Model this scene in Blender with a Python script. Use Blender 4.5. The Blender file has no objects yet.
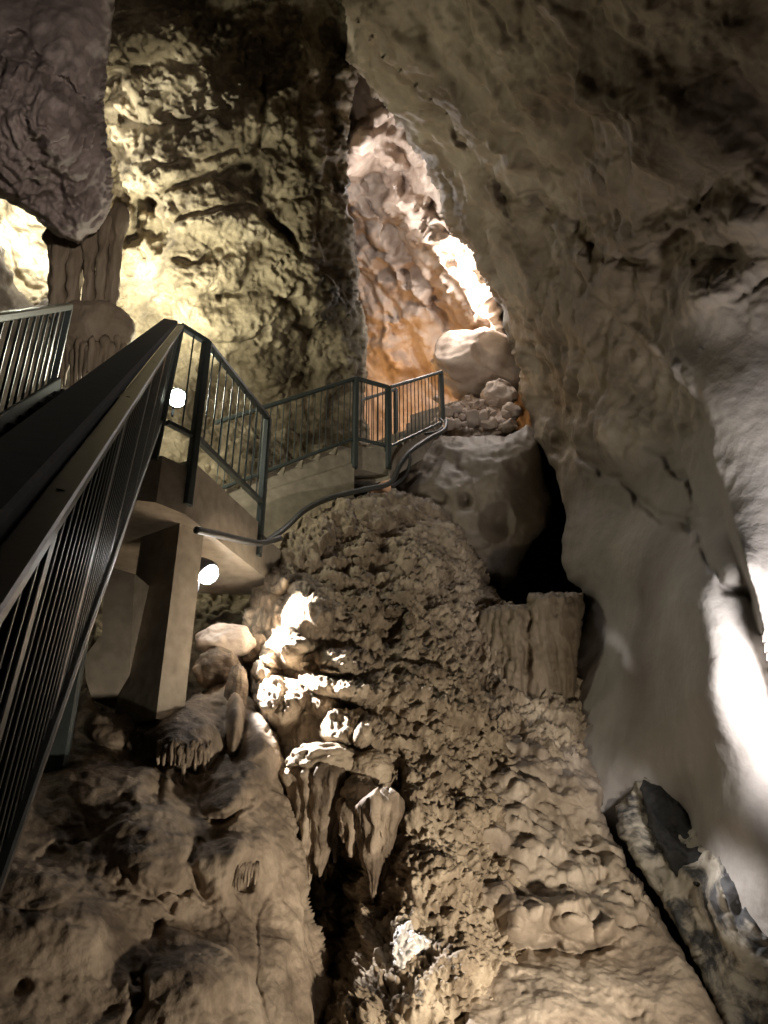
import bpy, bmesh, math, random
import numpy as np
from mathutils import Vector, Matrix
random.seed(7)
rng = np.random.default_rng(11)
SC = bpy.context.scene
COL = SC.collection
F = 760.0; PITCH = math.radians(25); CP, SP = math.cos(PITCH), math.sin(PITCH); EYE = 1.6

def P(px, py, Z):
    x = (px-384)/F*Z; y = (512-py)/F*Z
    return Vector((x, Z*CP-y*SP, EYE+Z*SP+y*CP))

def Pn(px, py, Z):
    x = (px-384)/F*Z; y = (512-py)/F*Z
    return np.stack([x, Z*CP-y*SP, EYE+Z*SP+y*CP], -1)

def onh(px, py, h):          # the point seen at a pixel that lies at height h above the eye
    k = SP+(512-py)/F*CP
    return P(px, py, h/k)

# ------------------------------------------------------------------ noise
_perm = np.random.default_rng(3).permutation(256).astype(np.int32)
_perm = np.concatenate([_perm, _perm, _perm])
_g = np.random.default_rng(5).normal(size=(256, 3)); _g /= np.linalg.norm(_g, axis=1)[:, None]
_jit = np.random.default_rng(9).random((256, 3))

def perlin(p):
    i = np.floor(p).astype(np.int32); f = p-i; i &= 255
    u = f*f*f*(f*(f*6-15)+10)
    def corner(a, b, c):
        h = _perm[_perm[_perm[(i[:, 0]+a) & 255]+((i[:, 1]+b) & 255)]+((i[:, 2]+c) & 255)]
        g = _g[h]
        return g[:, 0]*(f[:, 0]-a)+g[:, 1]*(f[:, 1]-b)+g[:, 2]*(f[:, 2]-c)
    def lerp(a, b, t): return a+(b-a)*t
    x00 = lerp(corner(0, 0, 0), corner(1, 0, 0), u[:, 0]); x10 = lerp(corner(0, 1, 0), corner(1, 1, 0), u[:, 0])
    x01 = lerp(corner(0, 0, 1), corner(1, 0, 1), u[:, 0]); x11 = lerp(corner(0, 1, 1), corner(1, 1, 1), u[:, 0])
    return lerp(lerp(x00, x10, u[:, 1]), lerp(x01, x11, u[:, 1]), u[:, 2])*1.6

def fbm(p, o=4, gain=.5):
    s = np.zeros(len(p)); a = 1.0
    for k in range(o):
        s += a*perlin(p*(2.03**k)+17.3*k); a *= gain
    return s

def ridged(p, o=4, gain=.5):
    s = np.zeros(len(p)); a = 1.0
    for k in range(o):
        s += a*(1-2*np.abs(perlin(p*(2.03**k)+31.7*k))); a *= gain
    return s

def worley(p):
    i = np.floor(p).astype(np.int32); f = p-i
    best = np.full(len(p), 9.0)
    for a in (-1, 0, 1):
        for b in (-1, 0, 1):
            for c in (-1, 0, 1):
                h = _perm[_perm[_perm[(i[:, 0]+a) & 255]+((i[:, 1]+b) & 255)]+((i[:, 2]+c) & 255)]
                d = _jit[h]+np.array([a, b, c])-f
                best = np.minimum(best, (d*d).sum(1))
    return np.sqrt(best)

def facet(p):
    i = np.floor(p).astype(np.int32); f = p-i
    b1 = np.full(len(p), 9.0); b2 = np.full(len(p), 9.0); hv = np.zeros(len(p))
    for a in (-1, 0, 1):
        for b in (-1, 0, 1):
            for c in (-1, 0, 1):
                h = _perm[_perm[_perm[(i[:, 0]+a) & 255]+((i[:, 1]+b) & 255)]+((i[:, 2]+c) & 255)]
                dv = _jit[h]+np.array([a, b, c])-f; d = np.sqrt((dv*dv).sum(1))
                val = -(dv*_g[h]).sum(1)+_jit[h, 0]*.5-.25
                n1 = d < b1
                b2 = np.where(n1, b1, np.minimum(b2, d)); hv = np.where(n1, val, hv); b1 = np.where(n1, d, b1)
    return hv*smooth((b2-b1)/.22)-.25*(1-smooth((b2-b1)/.10))

# ------------------------------------------------------------------ node materials
def new_mat(name):
    m = bpy.data.materials.new(name); m.use_nodes = True
    nt = m.node_tree; nt.nodes.clear()
    out = nt.nodes.new('ShaderNodeOutputMaterial'); b = nt.nodes.new('ShaderNodeBsdfPrincipled')
    nt.links.new(b.outputs[0], out.inputs[0])
    return m, nt, b

def rock_mat(name, cols, scale=1.0, bump=.4, fine=18, rough=.75, stain=None, stain_scale=1.5, stain_lo=.56, stain_hi=.66, streak=0, spec=.35, low=None, z0=0, z1=1):
    m, nt, b = new_mat(name); N = nt.nodes.new; L = nt.links.new
    tc = N('ShaderNodeTexCoord'); mp = N('ShaderNodeMapping'); L(tc.outputs['Object'], mp.inputs[0])
    if streak: mp.inputs['Scale'].default_value = (1, 1, streak)
    n1 = N('ShaderNodeTexNoise'); n1.inputs['Scale'].default_value = 1.3*scale; n1.inputs['Detail'].default_value = 9; n1.inputs['Roughness'].default_value = .62; n1.inputs['Distortion'].default_value = .6
    L(mp.outputs[0], n1.inputs['Vector'])
    r = N('ShaderNodeValToRGB'); L(n1.outputs['Fac'], r.inputs[0])
    el = r.color_ramp.elements
    pos = [.3, .46, .58, .72] if len(cols) == 4 else [.34, .5, .68]
    while len(el) < len(cols): el.new(.5)
    for e, p_, c in zip(el, pos, cols): e.position = p_; e.color = (*c, 1)
    last = r.outputs[0]
    if stain:
        n3 = N('ShaderNodeTexNoise'); n3.inputs['Scale'].default_value = stain_scale; n3.inputs['Detail'].default_value = 7; n3.inputs['Roughness'].default_value = .65; n3.inputs['Distortion'].default_value = 1.2
        ad = N('ShaderNodeMapping'); ad.inputs['Location'].default_value = (4.1, 2.7, 9.3); L(mp.outputs[0], ad.inputs[0]); L(ad.outputs[0], n3.inputs['Vector'])
        mr = N('ShaderNodeMapRange'); mr.inputs[1].default_value = stain_lo; mr.inputs[2].default_value = stain_hi; L(n3.outputs['Fac'], mr.inputs[0])
        mx = N('ShaderNodeMix'); mx.data_type = 'RGBA'; L(mr.outputs[0], mx.inputs['Factor']); L(last, mx.inputs['A']); mx.inputs['B'].default_value = (*stain, 1)
        last = mx.outputs['Result']
    if low:      # another stone lower down
        r2 = N('ShaderNodeValToRGB'); L(n1.outputs['Fac'], r2.inputs[0]); r2.color_ramp.elements[0].position = .32; r2.color_ramp.elements[1].position = .7
        r2.color_ramp.elements[0].color = (*low[0], 1); r2.color_ramp.elements[1].color = (*low[1], 1)
        ge = N('ShaderNodeNewGeometry'); sx = N('ShaderNodeSeparateXYZ'); L(ge.outputs['Position'], sx.inputs[0])
        nn = N('ShaderNodeMath'); nn.operation = 'MULTIPLY_ADD'; L(n1.outputs['Fac'], nn.inputs[0]); nn.inputs[1].default_value = 3.0; L(sx.outputs['Z'], nn.inputs[2])
        mr2 = N('ShaderNodeMapRange'); mr2.inputs[1].default_value = z0+1.5; mr2.inputs[2].default_value = z1+1.5; L(nn.outputs[0], mr2.inputs[0])
        mx2 = N('ShaderNodeMix'); mx2.data_type = 'RGBA'; L(mr2.outputs[0], mx2.inputs['Factor']); L(r2.outputs[0], mx2.inputs['A']); L(last, mx2.inputs['B'])
        last = mx2.outputs['Result']
    L(last, b.inputs['Base Color'])
    b.inputs['Roughness'].default_value = rough; b.inputs['Specular IOR Level'].default_value = spec
    n2 = N('ShaderNodeTexNoise'); n2.inputs['Scale'].default_value = fine; n2.inputs['Detail'].default_value = 6; n2.inputs['Roughness'].default_value = .6
    L(mp.outputs[0], n2.inputs['Vector'])
    bp = N('ShaderNodeBump'); bp.inputs['Strength'].default_value = bump; bp.inputs['Distance'].default_value = .03
    L(n2.outputs['Fac'], bp.inputs['Height']); L(bp.outputs[0], b.inputs['Normal'])
    return m

def plain_mat(name, col, rough=.5, metal=0, bump=.1, var=.25, scale=20):
    m, nt, b = new_mat(name); N = nt.nodes.new; L = nt.links.new
    tc = N('ShaderNodeTexCoord'); n = N('ShaderNodeTexNoise'); n.inputs['Scale'].default_value = scale; n.inputs['Detail'].default_value = 5
    L(tc.outputs['Object'], n.inputs['Vector'])
    r = N('ShaderNodeValToRGB'); L(n.outputs['Fac'], r.inputs[0])
    r.color_ramp.elements[0].position = .3; r.color_ramp.elements[1].position = .7
    r.color_ramp.elements[0].color = (*[c*(1-var) for c in col], 1); r.color_ramp.elements[1].color = (*[min(1, c*(1+var)) for c in col], 1)
    L(r.outputs[0], b.inputs['Base Color'])
    b.inputs['Roughness'].default_value = rough; b.inputs['Metallic'].default_value = metal
    bp = N('ShaderNodeBump'); bp.inputs['Strength'].default_value = bump; bp.inputs['Distance'].default_value = .01
    L(n.outputs['Fac'], bp.inputs['Height']); L(bp.outputs[0], b.inputs['Normal'])
    return m

def glow_mat(name, col, strength):
    m, nt, b = new_mat(name)
    b.inputs['Base Color'].default_value = (.8, .8, .8, 1)
    b.inputs['Emission Color'].default_value = (*col, 1); b.inputs['Emission Strength'].default_value = strength
    return m

M = {}
M['tan'] = rock_mat('tan flowstone', [(.16, .12, .085), (.30, .235, .17), (.40, .32, .235), (.50, .41, .31)], 1.4, .5, 22, .72, stain=(.10, .072, .048), stain_scale=1.1, stain_lo=.42, stain_hi=.64)
M['mound'] = rock_mat('nodular flowstone', [(.13, .095, .062), (.25, .195, .135), (.37, .30, .215), (.52, .43, .32)], 2.2, .6, 30, .7)
M['mud'] = rock_mat('muddy slope rock', [(.17, .13, .095), (.285, .23, .175), (.39, .325, .255), (.49, .42, .345)], 1.2, .35, 26, .62)
M['yellow'] = rock_mat('ochre cave wall', [(.05, .038, .024), (.17, .135, .085), (.31, .255, .17), (.47, .40, .29)], .9, .6, 14, .8, stain=(.085, .064, .04), stain_scale=.75, stain_lo=.54, stain_hi=.68)
M['right'] = rock_mat('brown cave roof rock', [(.085, .06, .04), (.165, .125, .085), (.24, .19, .135), (.34, .285, .21)], .7, .35, 12, .7, stain=(.06, .04, .022), stain_scale=.6, stain_lo=.54, stain_hi=.7, low=[(.26, .235, .21), (.38, .355, .33)], z0=4.0, z1=6.2)
M['chamber'] = rock_mat('pale chamber rock', [(.30, .22, .17), (.46, .37, .30), (.58, .49, .41), (.68, .6, .52)], .9, .5, 9, .7)
M['purple'] = rock_mat('purplish hanging rock', [(.12, .09, .08), (.20, .16, .145), (.28, .23, .21), (.33, .28, .25)], 1.4, .4, 20, .6)
M['grey'] = rock_mat('grey smooth rock', [(.12, .095, .07), (.19, .155, .115), (.24, .20, .15), (.29, .245, .19)], .8, .2, 14, .6)
M['drape'] = rock_mat('drapery stone', [(.14, .105, .07), (.23, .18, .125), (.31, .25, .18), (.39, .32, .24)], 2.0, .4, 24, .65, streak=.25)
M['curtain'] = rock_mat('brown curtain stone', [(.10, .072, .045), (.165, .125, .082), (.22, .17, .115), (.28, .22, .155)], 2.0, .4, 24, .65, streak=.25)
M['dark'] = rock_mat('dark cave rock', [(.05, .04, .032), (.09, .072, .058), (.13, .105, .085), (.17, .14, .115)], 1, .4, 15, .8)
M['mottled'] = rock_mat('mottled breccia', [(.27, .24, .19), (.36, .32, .26), (.43, .39, .32), (.52, .47, .38)], 1.5, .35, 22, .7, stain=(.05, .05, .052), stain_scale=1.7, stain_lo=.47, stain_hi=.58)
M['slab'] = rock_mat('dark slab', [(.010, .010, .010), (.016, .0155, .015), (.026, .025, .024), (.045, .042, .04)], 2, .4, 22, .7)
M['steel'] = plain_mat('painted steel', (.055, .068, .066), .4, .0, .05, .15, 30)
M['tread'] = plain_mat('dark stair steel', (.012, .013, .013), .85, 0, .1, .3, 30)
M['concrete'] = plain_mat('board marked concrete', (.30, .26, .205), .85, 0, .35, .22, 9)
M['cable'] = plain_mat('grey conduit', (.055, .056, .054), .5, 0, .05, .2, 12)
M['housing'] = plain_mat('black lamp housing', (.02, .02, .022), .5, 0, .05, .2, 12)
M['lens'] = glow_mat('lit lamp glass', (1, .98, .95), 60)
M['lens_dim'] = glow_mat('lit lamp glass greenish', (.86, 1, .93), 40)
M['painted_beam'] = rock_mat('white calcite', [(.36, .33, .30), (.5, .47, .44), (.62, .6, .57), (.75, .73, .71)], 3, .4, 30, .5)  # white tone standing in for beam light on the mound

# ------------------------------------------------------------------ object helpers
def link(name, me, mat=None, parent=None, smooth=False):
    o = bpy.data.objects.new(name, me); COL.objects.link(o)
    if mat: me.materials.append(mat)
    if parent: o.parent = parent
    if smooth:
        for p in me.polygons: p.use_smooth = True
    return o

def tag(o, label=None, cat=None, group=None, kind=None):
    if label: o['label'] = label
    if cat: o['category'] = cat
    if group: o['group'] = group
    if kind: o['kind'] = kind
    return o

def empty(name, loc, label, cat, group=None):
    o = bpy.data.objects.new(name, None); COL.objects.link(o); o.location = loc; o.empty_display_size = .1
    tag(o, label, cat, group); return o

def under(o, root):      # parent with the world placement kept
    o.parent = root; o.matrix_parent_inverse = Matrix.Translation(-Vector(root.location)); return o

class MB:
    def __init__(s): s.v = []; s.f = []
    def bar(s, a, b, w, h, up=Vector((0, 0, 1)), cap=True):
        a = Vector(a); b = Vector(b); d = (b-a).normalized()
        side = d.cross(up)
        if side.length < 1e-4: side = d.cross(Vector((1, 0, 0)))
        side.normalize(); u = side.cross(d).normalized(); n = len(s.v)
        c = min(w, h)*.18
        ring = [(-w/2+c, -h/2), (w/2-c, -h/2), (w/2, -h/2+c), (w/2, h/2-c), (w/2-c, h/2), (-w/2+c, h/2), (-w/2, h/2-c), (-w/2, -h/2+c)]
        for q in (a, b):
            for x, y in ring: s.v.append(q+side*x+u*y)
        for i in range(8): s.f.append((n+i, n+(i+1) % 8, n+8+(i+1) % 8, n+8+i))
        s.f.append(tuple(n+7-i for i in range(8))); s.f.append(tuple(n+8+i for i in range(8)))
        return s
    def prism(s, poly, off):  # polygon of Vectors extruded by off
        n = len(s.v); k = len(poly); off = Vector(off)
        s.v += [Vector(p) for p in poly]+[Vector(p)+off for p in poly]
        s.f.append(tuple(range(n+k-1, n-1, -1))); s.f.append(tuple(range(n+k, n+2*k)))
        for i in range(k): s.f.append((n+i, n+(i+1) % k, n+k+(i+1) % k, n+k+i))
        return s
    def tube(s, pts, r, seg=10, taper=None):
        pts = [Vector(p) for p in pts]; n0 = len(s.v); m = len(pts)
        up = Vector((0, 0, 1)); prev = None
        for i, p in enumerate(pts):
            d = (pts[min(i+1, m-1)]-pts[max(i-1, 0)]).normalized()
            if prev is None:
                a = d.cross(up)
                if a.length < 1e-3: a = d.cross(Vector((1, 0, 0)))
                a.normalize()
            else: a = (prev-d*prev.dot(d)).normalized()
            prev = a; b = d.cross(a)
            rr = r if taper is None else r*taper[i]
            for k in range(seg):
                t = 2*math.pi*k/seg; s.v.append(p+(a*math.cos(t)+b*math.sin(t))*rr)
        for i in range(m-1):
            for k in range(seg):
                s.f.append((n0+i*seg+k, n0+i*seg+(k+1) % seg, n0+(i+1)*seg+(k+1) % seg, n0+(i+1)*seg+k))
        s.f.append(tuple(n0+seg-1-k for k in range(seg))); s.f.append(tuple(n0+(m-1)*seg+k for k in range(seg)))
        return s
    def build(s, name, mat, root=None, smooth=False):
        vs = s.v
        if root is not None: vs = [v-Vector(root.location) for v in vs]
        c = Vector((0, 0, 0))
        if root is None:
            for v in vs: c += v
            c /= len(vs); vs = [v-c for v in vs]
        me = bpy.data.meshes.new(name); me.from_pydata([tuple(v) for v in vs], [], s.f)
        bm = bmesh.new(); bm.from_mesh(me); bmesh.ops.recalc_face_normals(bm, faces=bm.faces); bm.to_mesh(me); bm.free()
        o = link(name, me, mat, root, smooth)
        if root is None: o.location = c
        return o

# ------------------------------------------------------------------ rock sheets
def rbf(ctrl):
    c = np.array(ctrl, float); xy = c[:, :2]/100; z = np.log(c[:, 2])
    n = len(c)
    r = np.linalg.norm(xy[:, None]-xy[None], axis=2); K = np.where(r > 0, r*r*np.log(r+1e-9), 0)+np.eye(n)*.02
    A = np.zeros((n+3, n+3)); A[:n, :n] = K; A[:n, n] = 1; A[:n, n+1:] = xy; A[n, :n] = 1; A[n+1:, :n] = xy.T
    w = np.linalg.solve(A, np.concatenate([z, np.zeros(3)]))
    def ev(X, Y):
        q = np.stack([X, Y], 1)/100; s = w[n]+q@w[n+1:]
        for k in range(n):
            rr = np.linalg.norm(q-xy[k], axis=1); s += w[k]*np.where(rr > 0, rr*rr*np.log(rr+1e-9), 0)
        return np.exp(s)
    return ev

def seg_dist(X, Y, pl, closed=False):
    pl = np.array(pl, float); n = len(pl); D = np.full(len(X), 1e9); S = np.zeros(len(X))
    for i in range(n if closed else n-1):
        a = pl[i]; b = pl[(i+1) % n]; e = b-a; l2 = (e*e).sum()+1e-9
        t = np.clip(((X-a[0])*e[0]+(Y-a[1])*e[1])/l2, 0, 1)
        dx = X-a[0]-t*e[0]; dy = Y-a[1]-t*e[1]; d = np.hypot(dx, dy)
        near = d < D; D = np.where(near, d, D)
        S = np.where(near, np.sign(e[0]*dy-e[1]*dx), S)
    return D, S

def inside(X, Y, pl):
    c = np.zeros(len(X), bool); n = len(pl)
    for i in range(n):
        x0, y0 = pl[i]; x1, y1 = pl[(i+1) % n]
        if y0 == y1: continue
        c ^= ((Y >= min(y0, y1)) & (Y < max(y0, y1)) & (X < x0+(Y-y0)*(x1-x0)/(y1-y0)))
    return c

def smooth(t): t = np.clip(t, 0, 1); return t*t*(3-2*t)

# features: change of depth in metres (negative = towards the viewer's side)
def bump(cx, cy, rx, ry, amp, rot=0, hard=1.0):
    c, s = math.cos(math.radians(rot)), math.sin(math.radians(rot))
    def f(X, Y):
        u = ((X-cx)*c+(Y-cy)*s)/rx; v = (-(X-cx)*s+(Y-cy)*c)/ry; r2 = u*u+v*v
        e = np.sqrt(np.clip(1-r2, 0, 1)); g = np.exp(-r2*1.6)
        return -amp*(hard*e+(1-hard)*g)
    return f
def groove(pl, w, amp):
    def f(X, Y):
        q = np.stack([X, Y, np.full_like(X, w)], 1); k1 = np.array([21., 21, 1]); k2 = np.array([8., 8, 1])
        WX = X+w*1.3*perlin(q/k1)+w*.5*perlin(q/k2); WY = Y+w*1.3*perlin(q/k1+9)+w*.5*perlin(q/k2+9)
        D, S = seg_dist(WX, WY, pl)
        return amp*np.clip(.75+.6*perlin(q/np.array([38., 38, 1])+5), .25, 1.2)*np.exp(-(D/w)**2)
    return f
def ridge(pl, w, amp): return groove(pl, w, -amp)
def fold(pl, w, amp, reach=60):   # one side (right hand of the line's run, y down) stands forward by amp, fading away over reach
    def f(X, Y):
        D, S = seg_dist(X, Y, pl); sd = D*S
        return -amp*smooth((sd+w)/(2*w))*np.exp(-np.clip(sd, 0, None)/reach)
    return f
def band(pl, w, amp):             # flat-topped stripe
    def f(X, Y):
        D, S = seg_dist(X, Y, pl); return -amp*smooth((w-D)/(w*.5))
    return f

def sheet(name, mat, outline, ctrl, step=2.0, edge=(14, .25), feats=(), detail=(), skirt=1.5, jag=(3, 18), seed=0, shrink=0, parent=None, shade_smooth=True):
    ol = np.array(outline, float)
    x0, y0 = ol.min(0)-step*2; x1, y1 = ol.max(0)+step*2
    xs = np.arange(x0, x1+step, step); ys = np.arange(y0, y1+step, step)
    GX, GY = np.meshgrid(xs, ys); ny, nx = GX.shape; X = GX.ravel().copy(); Y = GY.ravel().copy()
    D, _ = seg_dist(X, Y, outline, True); d = np.where(inside(X, Y, [tuple(p) for p in ol]), D, -D)
    q = np.stack([X, Y, np.full_like(X, seed*13.7)], 1)
    if jag[0]: d = d+jag[0]*fbm(q/np.array([jag[1], jag[1], 1]), 3)
    dg = d.reshape(ny, nx); gy, gx = np.gradient(dg, step)
    gl = np.hypot(gx, gy)+1e-6
    snap = (d < 0) & (d > -step*1.5)
    X = np.where(snap, X-d*(gx/gl**2).ravel(), X); Y = np.where(snap, Y-d*(gy/gl**2).ravel(), Y)
    keep = (d > -step*1.5).reshape(ny, nx)
    Z = rbf(ctrl)(X, Y)
    cam = np.array([0, 0, EYE]); V = Pn(X, Y, Z); G = V.reshape(ny, nx, 3)
    n = np.cross(np.gradient(G, axis=0), np.gradient(G, axis=1)).reshape(-1, 3)
    n /= np.linalg.norm(n, axis=1)[:, None]+1e-9; n *= np.sign(((cam-V)*n).sum(1))[:, None]
    vd = (cam-V)/np.linalg.norm(cam-V, axis=1)[:, None]; n = n+vd*.5; n /= np.linalg.norm(n, axis=1)[:, None]
    for f in feats: Z = Z+f(X, Y)
    w, R = edge
    t = np.clip(1-np.clip(d, 0, None)/w, 0, 1)
    Z = Z+R*(1-np.sqrt(np.clip(1-t*t, 0, 1)))
    # detail along the normal
    for kind, sc, amp, *rest in detail:
        V = Pn(X, Y, Z)
        p = V*sc+seed*7.31
        warp = None
        if kind == 'fbm': h = fbm(p, 5)
        elif kind == 'rid': h = ridged(p, 4)-.6
        elif kind == 'crack': h = -np.clip(1-np.abs(fbm(p, 3))/.10, 0, 1)
        elif kind == 'cell':
            pw = p+.4*np.stack([perlin(p*.8+3), perlin(p*.8+11), perlin(p*.8+23)], 1)+.10*np.stack([perlin(p*2+3), perlin(p*2+11), perlin(p*2+23)], 1); h = .55-worley(pw)
        elif kind == 'facet':
            pw = p+.3*np.stack([perlin(p*1.1+3), perlin(p*1.1+11), perlin(p*1.1+23)], 1); h = facet(pw)
        elif kind == 'flute':
            k = rest[1] if len(rest) > 1 else .12
            pf = V*np.array([sc, sc, sc*k])+seed*7.31; h = 1-2*np.abs(perlin(pf))+.5*perlin(pf*2.3)
        elif kind == 'shelf':        # overlapping rimmed steps
            a = V[:, 2]*sc+1.2*fbm(V*sc*.35+seed, 3); fr = a-np.floor(a); h = np.where(fr < .8, fr/.8, (1-fr)/.2)*-1+.5
        elif kind == 'slant':        # flutes running along a given direction
            dv = np.array(rest[1], float); dv /= np.linalg.norm(dv)
            al = (V@dv)[:, None]*dv; pf = (V-al)*sc+al*sc*.14+seed*5.1; h = 1-2*np.abs(perlin(pf))+.5*perlin(pf*2.1)
        m = 1.0
        if rest and rest[0] is not None: m = rest[0](X, Y)
        V2 = V+n*(h*amp*m)[:, None]
        # back to pixel space + depth so that later passes stay consistent
        r = V2-cam; zc = r[:, 1]*CP+r[:, 2]*SP; yc = -r[:, 1]*SP+r[:, 2]*CP
        X = 384+F*r[:, 0]/zc; Y = 512-F*yc/zc; Z = zc
    V = Pn(X, Y, Z)
    idx = np.full(ny*nx, -1)
    kc = keep[:-1, :-1] & keep[1:, :-1] & keep[:-1, 1:] & keep[1:, 1:]
    core = (d > -step*.2).reshape(ny, nx)
    kc &= (core[:-1, :-1].astype(int)+core[1:, :-1]+core[:-1, 1:]+core[1:, 1:]) >= 2
    jj, ii = np.nonzero(kc); a = jj*nx+ii
    quads = np.stack([a, a+nx, a+nx+1, a+1], 1)
    used = np.unique(quads); idx[used] = np.arange(len(used)); quads = idx[quads]; V = V[used]; UX, UY, UZ = X[used], Y[used], Z[used]
    if skirt:
        E = np.concatenate([quads[:, [0, 1]], quads[:, [1, 2]], quads[:, [2, 3]], quads[:, [3, 0]]])
        key = np.sort(E, 1); code = key[:, 0].astype(np.int64)*len(used)+key[:, 1]
        u, inv, cnt = np.unique(code, return_inverse=True, return_counts=True)
        B = E[cnt[inv] == 1]
        bv = np.unique(B); loc = np.full(len(used), -1)
        rows = 3; cx, cy = UX[bv].mean(), UY[bv].mean()
        prev = np.full(len(used), -1); prev[bv] = bv; faces = [quads]; VV = [V]; n = len(V)
        for k in range(1, rows+1):
            tt = k/rows; s_ = shrink*tt
            nv = Pn(UX[bv]+(cx-UX[bv])*s_, UY[bv]+(cy-UY[bv])*s_, UZ[bv]+skirt*tt)
            cur = np.full(len(used), -1); cur[bv] = n+np.arange(len(bv)); n += len(bv); VV.append(nv)
            faces.append(np.stack([prev[B[:, 1]], prev[B[:, 0]], cur[B[:, 0]], cur[B[:, 1]]], 1)); prev = cur
        V = np.concatenate(VV); quads = np.concatenate(faces)
    c = V.mean(0)
    if parent is not None: c = np.array(parent.location)
    me = bpy.data.meshes.new(name)
    me.vertices.add(len(V)); me.vertices.foreach_set('co', (V-c).astype(np.float32).ravel())
    me.loops.add(quads.size); me.loops.foreach_set('vertex_index', quads.astype(np.int32).ravel())
    me.polygons.add(len(quads)); me.polygons.foreach_set('loop_start', np.arange(0, quads.size, 4, dtype=np.int32)); me.polygons.foreach_set('loop_total', np.full(len(quads), 4, np.int32))
    me.update(calc_edges=True); me.validate()
    me.polygons.foreach_set('use_smooth', np.ones(len(me.polygons), bool))
    o = link(name, me, mat, parent)
    if parent is None: o.location = c
    return o

def stone(name, mat, c, r, scale=(1, 1, 1), seed=0, amp=.25, freq=1.2, sub=4, rotz=0, facet=.0, parent=None):
    bm = bmesh.new(); bmesh.ops.create_icosphere(bm, subdivisions=sub, radius=1)
    v = np.array([x.co for x in bm.verts]); n = v.copy()
    h = fbm(v*freq+seed*3.77, 4)*amp
    if facet:
        for k in range(9):
            a = np.random.default_rng(seed*31+k).normal(size=3); a /= np.linalg.norm(a)
            lim = .72+.15*np.random.default_rng(seed*17+k).random(); ex = np.clip(v@a-lim, 0, None); v = v-a[None]*(ex*facet)[:, None]
    v = v+n*h[:, None]; v = v*np.array(scale)*r
    cr, sr = math.cos(rotz), math.sin(rotz); v = v@np.array([[cr, sr, 0], [-sr, cr, 0], [0, 0, 1]])
    for x, q in zip(bm.verts, v): x.co = q
    me = bpy.data.meshes.new(name); bm.to_mesh(me); bm.free()
    o = link(name, me, mat, None, True)
    o.location = c
    if parent: under(o, parent)
    return o

def drip(name, mat, top, tip, r0, r1=.012, flutes=7, seed=0, nz=36, nr=30, swell=.25, flat=1.0, az=0, root=None, cone=1.0, skew=0):
    """a hanging stalactite: fluted tapering body from top to tip"""
    top = Vector(top); tip = Vector(tip); v = []; f = []
    ca, sa = math.cos(az), math.sin(az)
    rs = np.random.default_rng(seed)
    ph = rs.random(6)*6.28
    T = np.linspace(0, 1, nz)
    pts = []
    for i, t in enumerate(T):
        c = top.lerp(tip, t)
        base = r1+(r0-r1)*(1-t**cone)*(1+.12*math.sin(11*t+ph[4]))+swell*r0*math.exp(-((t-.12)/.16)**2)
        base *= math.sqrt(min(1, .05+t/.09))
        for k in range(nr):
            a = 2*math.pi*k/nr
            m = 1+.11*math.cos(flutes*a+ph[0]+1.3*t)+.07*math.cos((flutes*2+1)*a+ph[1]-2*t)+.10*math.sin(17*t+ph[4]+a)*math.sin(5*t+ph[5])+.07*math.sin(9*t+ph[2]+2*a)
            x = math.cos(a)*base*m; y = math.sin(a)*base*m*flat
            pts.append((c.x+x*ca-y*sa+skew*t*t, c.y+x*sa+y*ca, c.z+.02*math.sin(3*a+ph[3])*(1-t)))
    pts = np.array(pts); 
    nn = fbm(pts*np.array([11., 11, 6])+seed, 4)[:, None]*.02*min(1, r0/.08); pts = pts+nn
    v = [Vector(p) for p in pts]
    for i in range(nz-1):
        for k in range(nr):
            f.append((i*nr+k, i*nr+(k+1) % nr, (i+1)*nr+(k+1) % nr, (i+1)*nr+k))
    v.append(Vector(tip)-Vector((-skew, 0, r1*.8))); 
    for k in range(nr): f.append(((nz-1)*nr+k, (nz-1)*nr+(k+1) % nr, len(v)-1))
    v.append(top.copy()); 
    for k in range(nr): f.append((k, len(v)-1, (k+1) % nr))
    mb = MB(); mb.v = v; mb.f = f
    return mb.build(name, mat, root, True)

# ================================================================== THE CAVE WALLS
def right_of(x, w):
    return lambda X, Y: smooth((X-x)/w)

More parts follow.
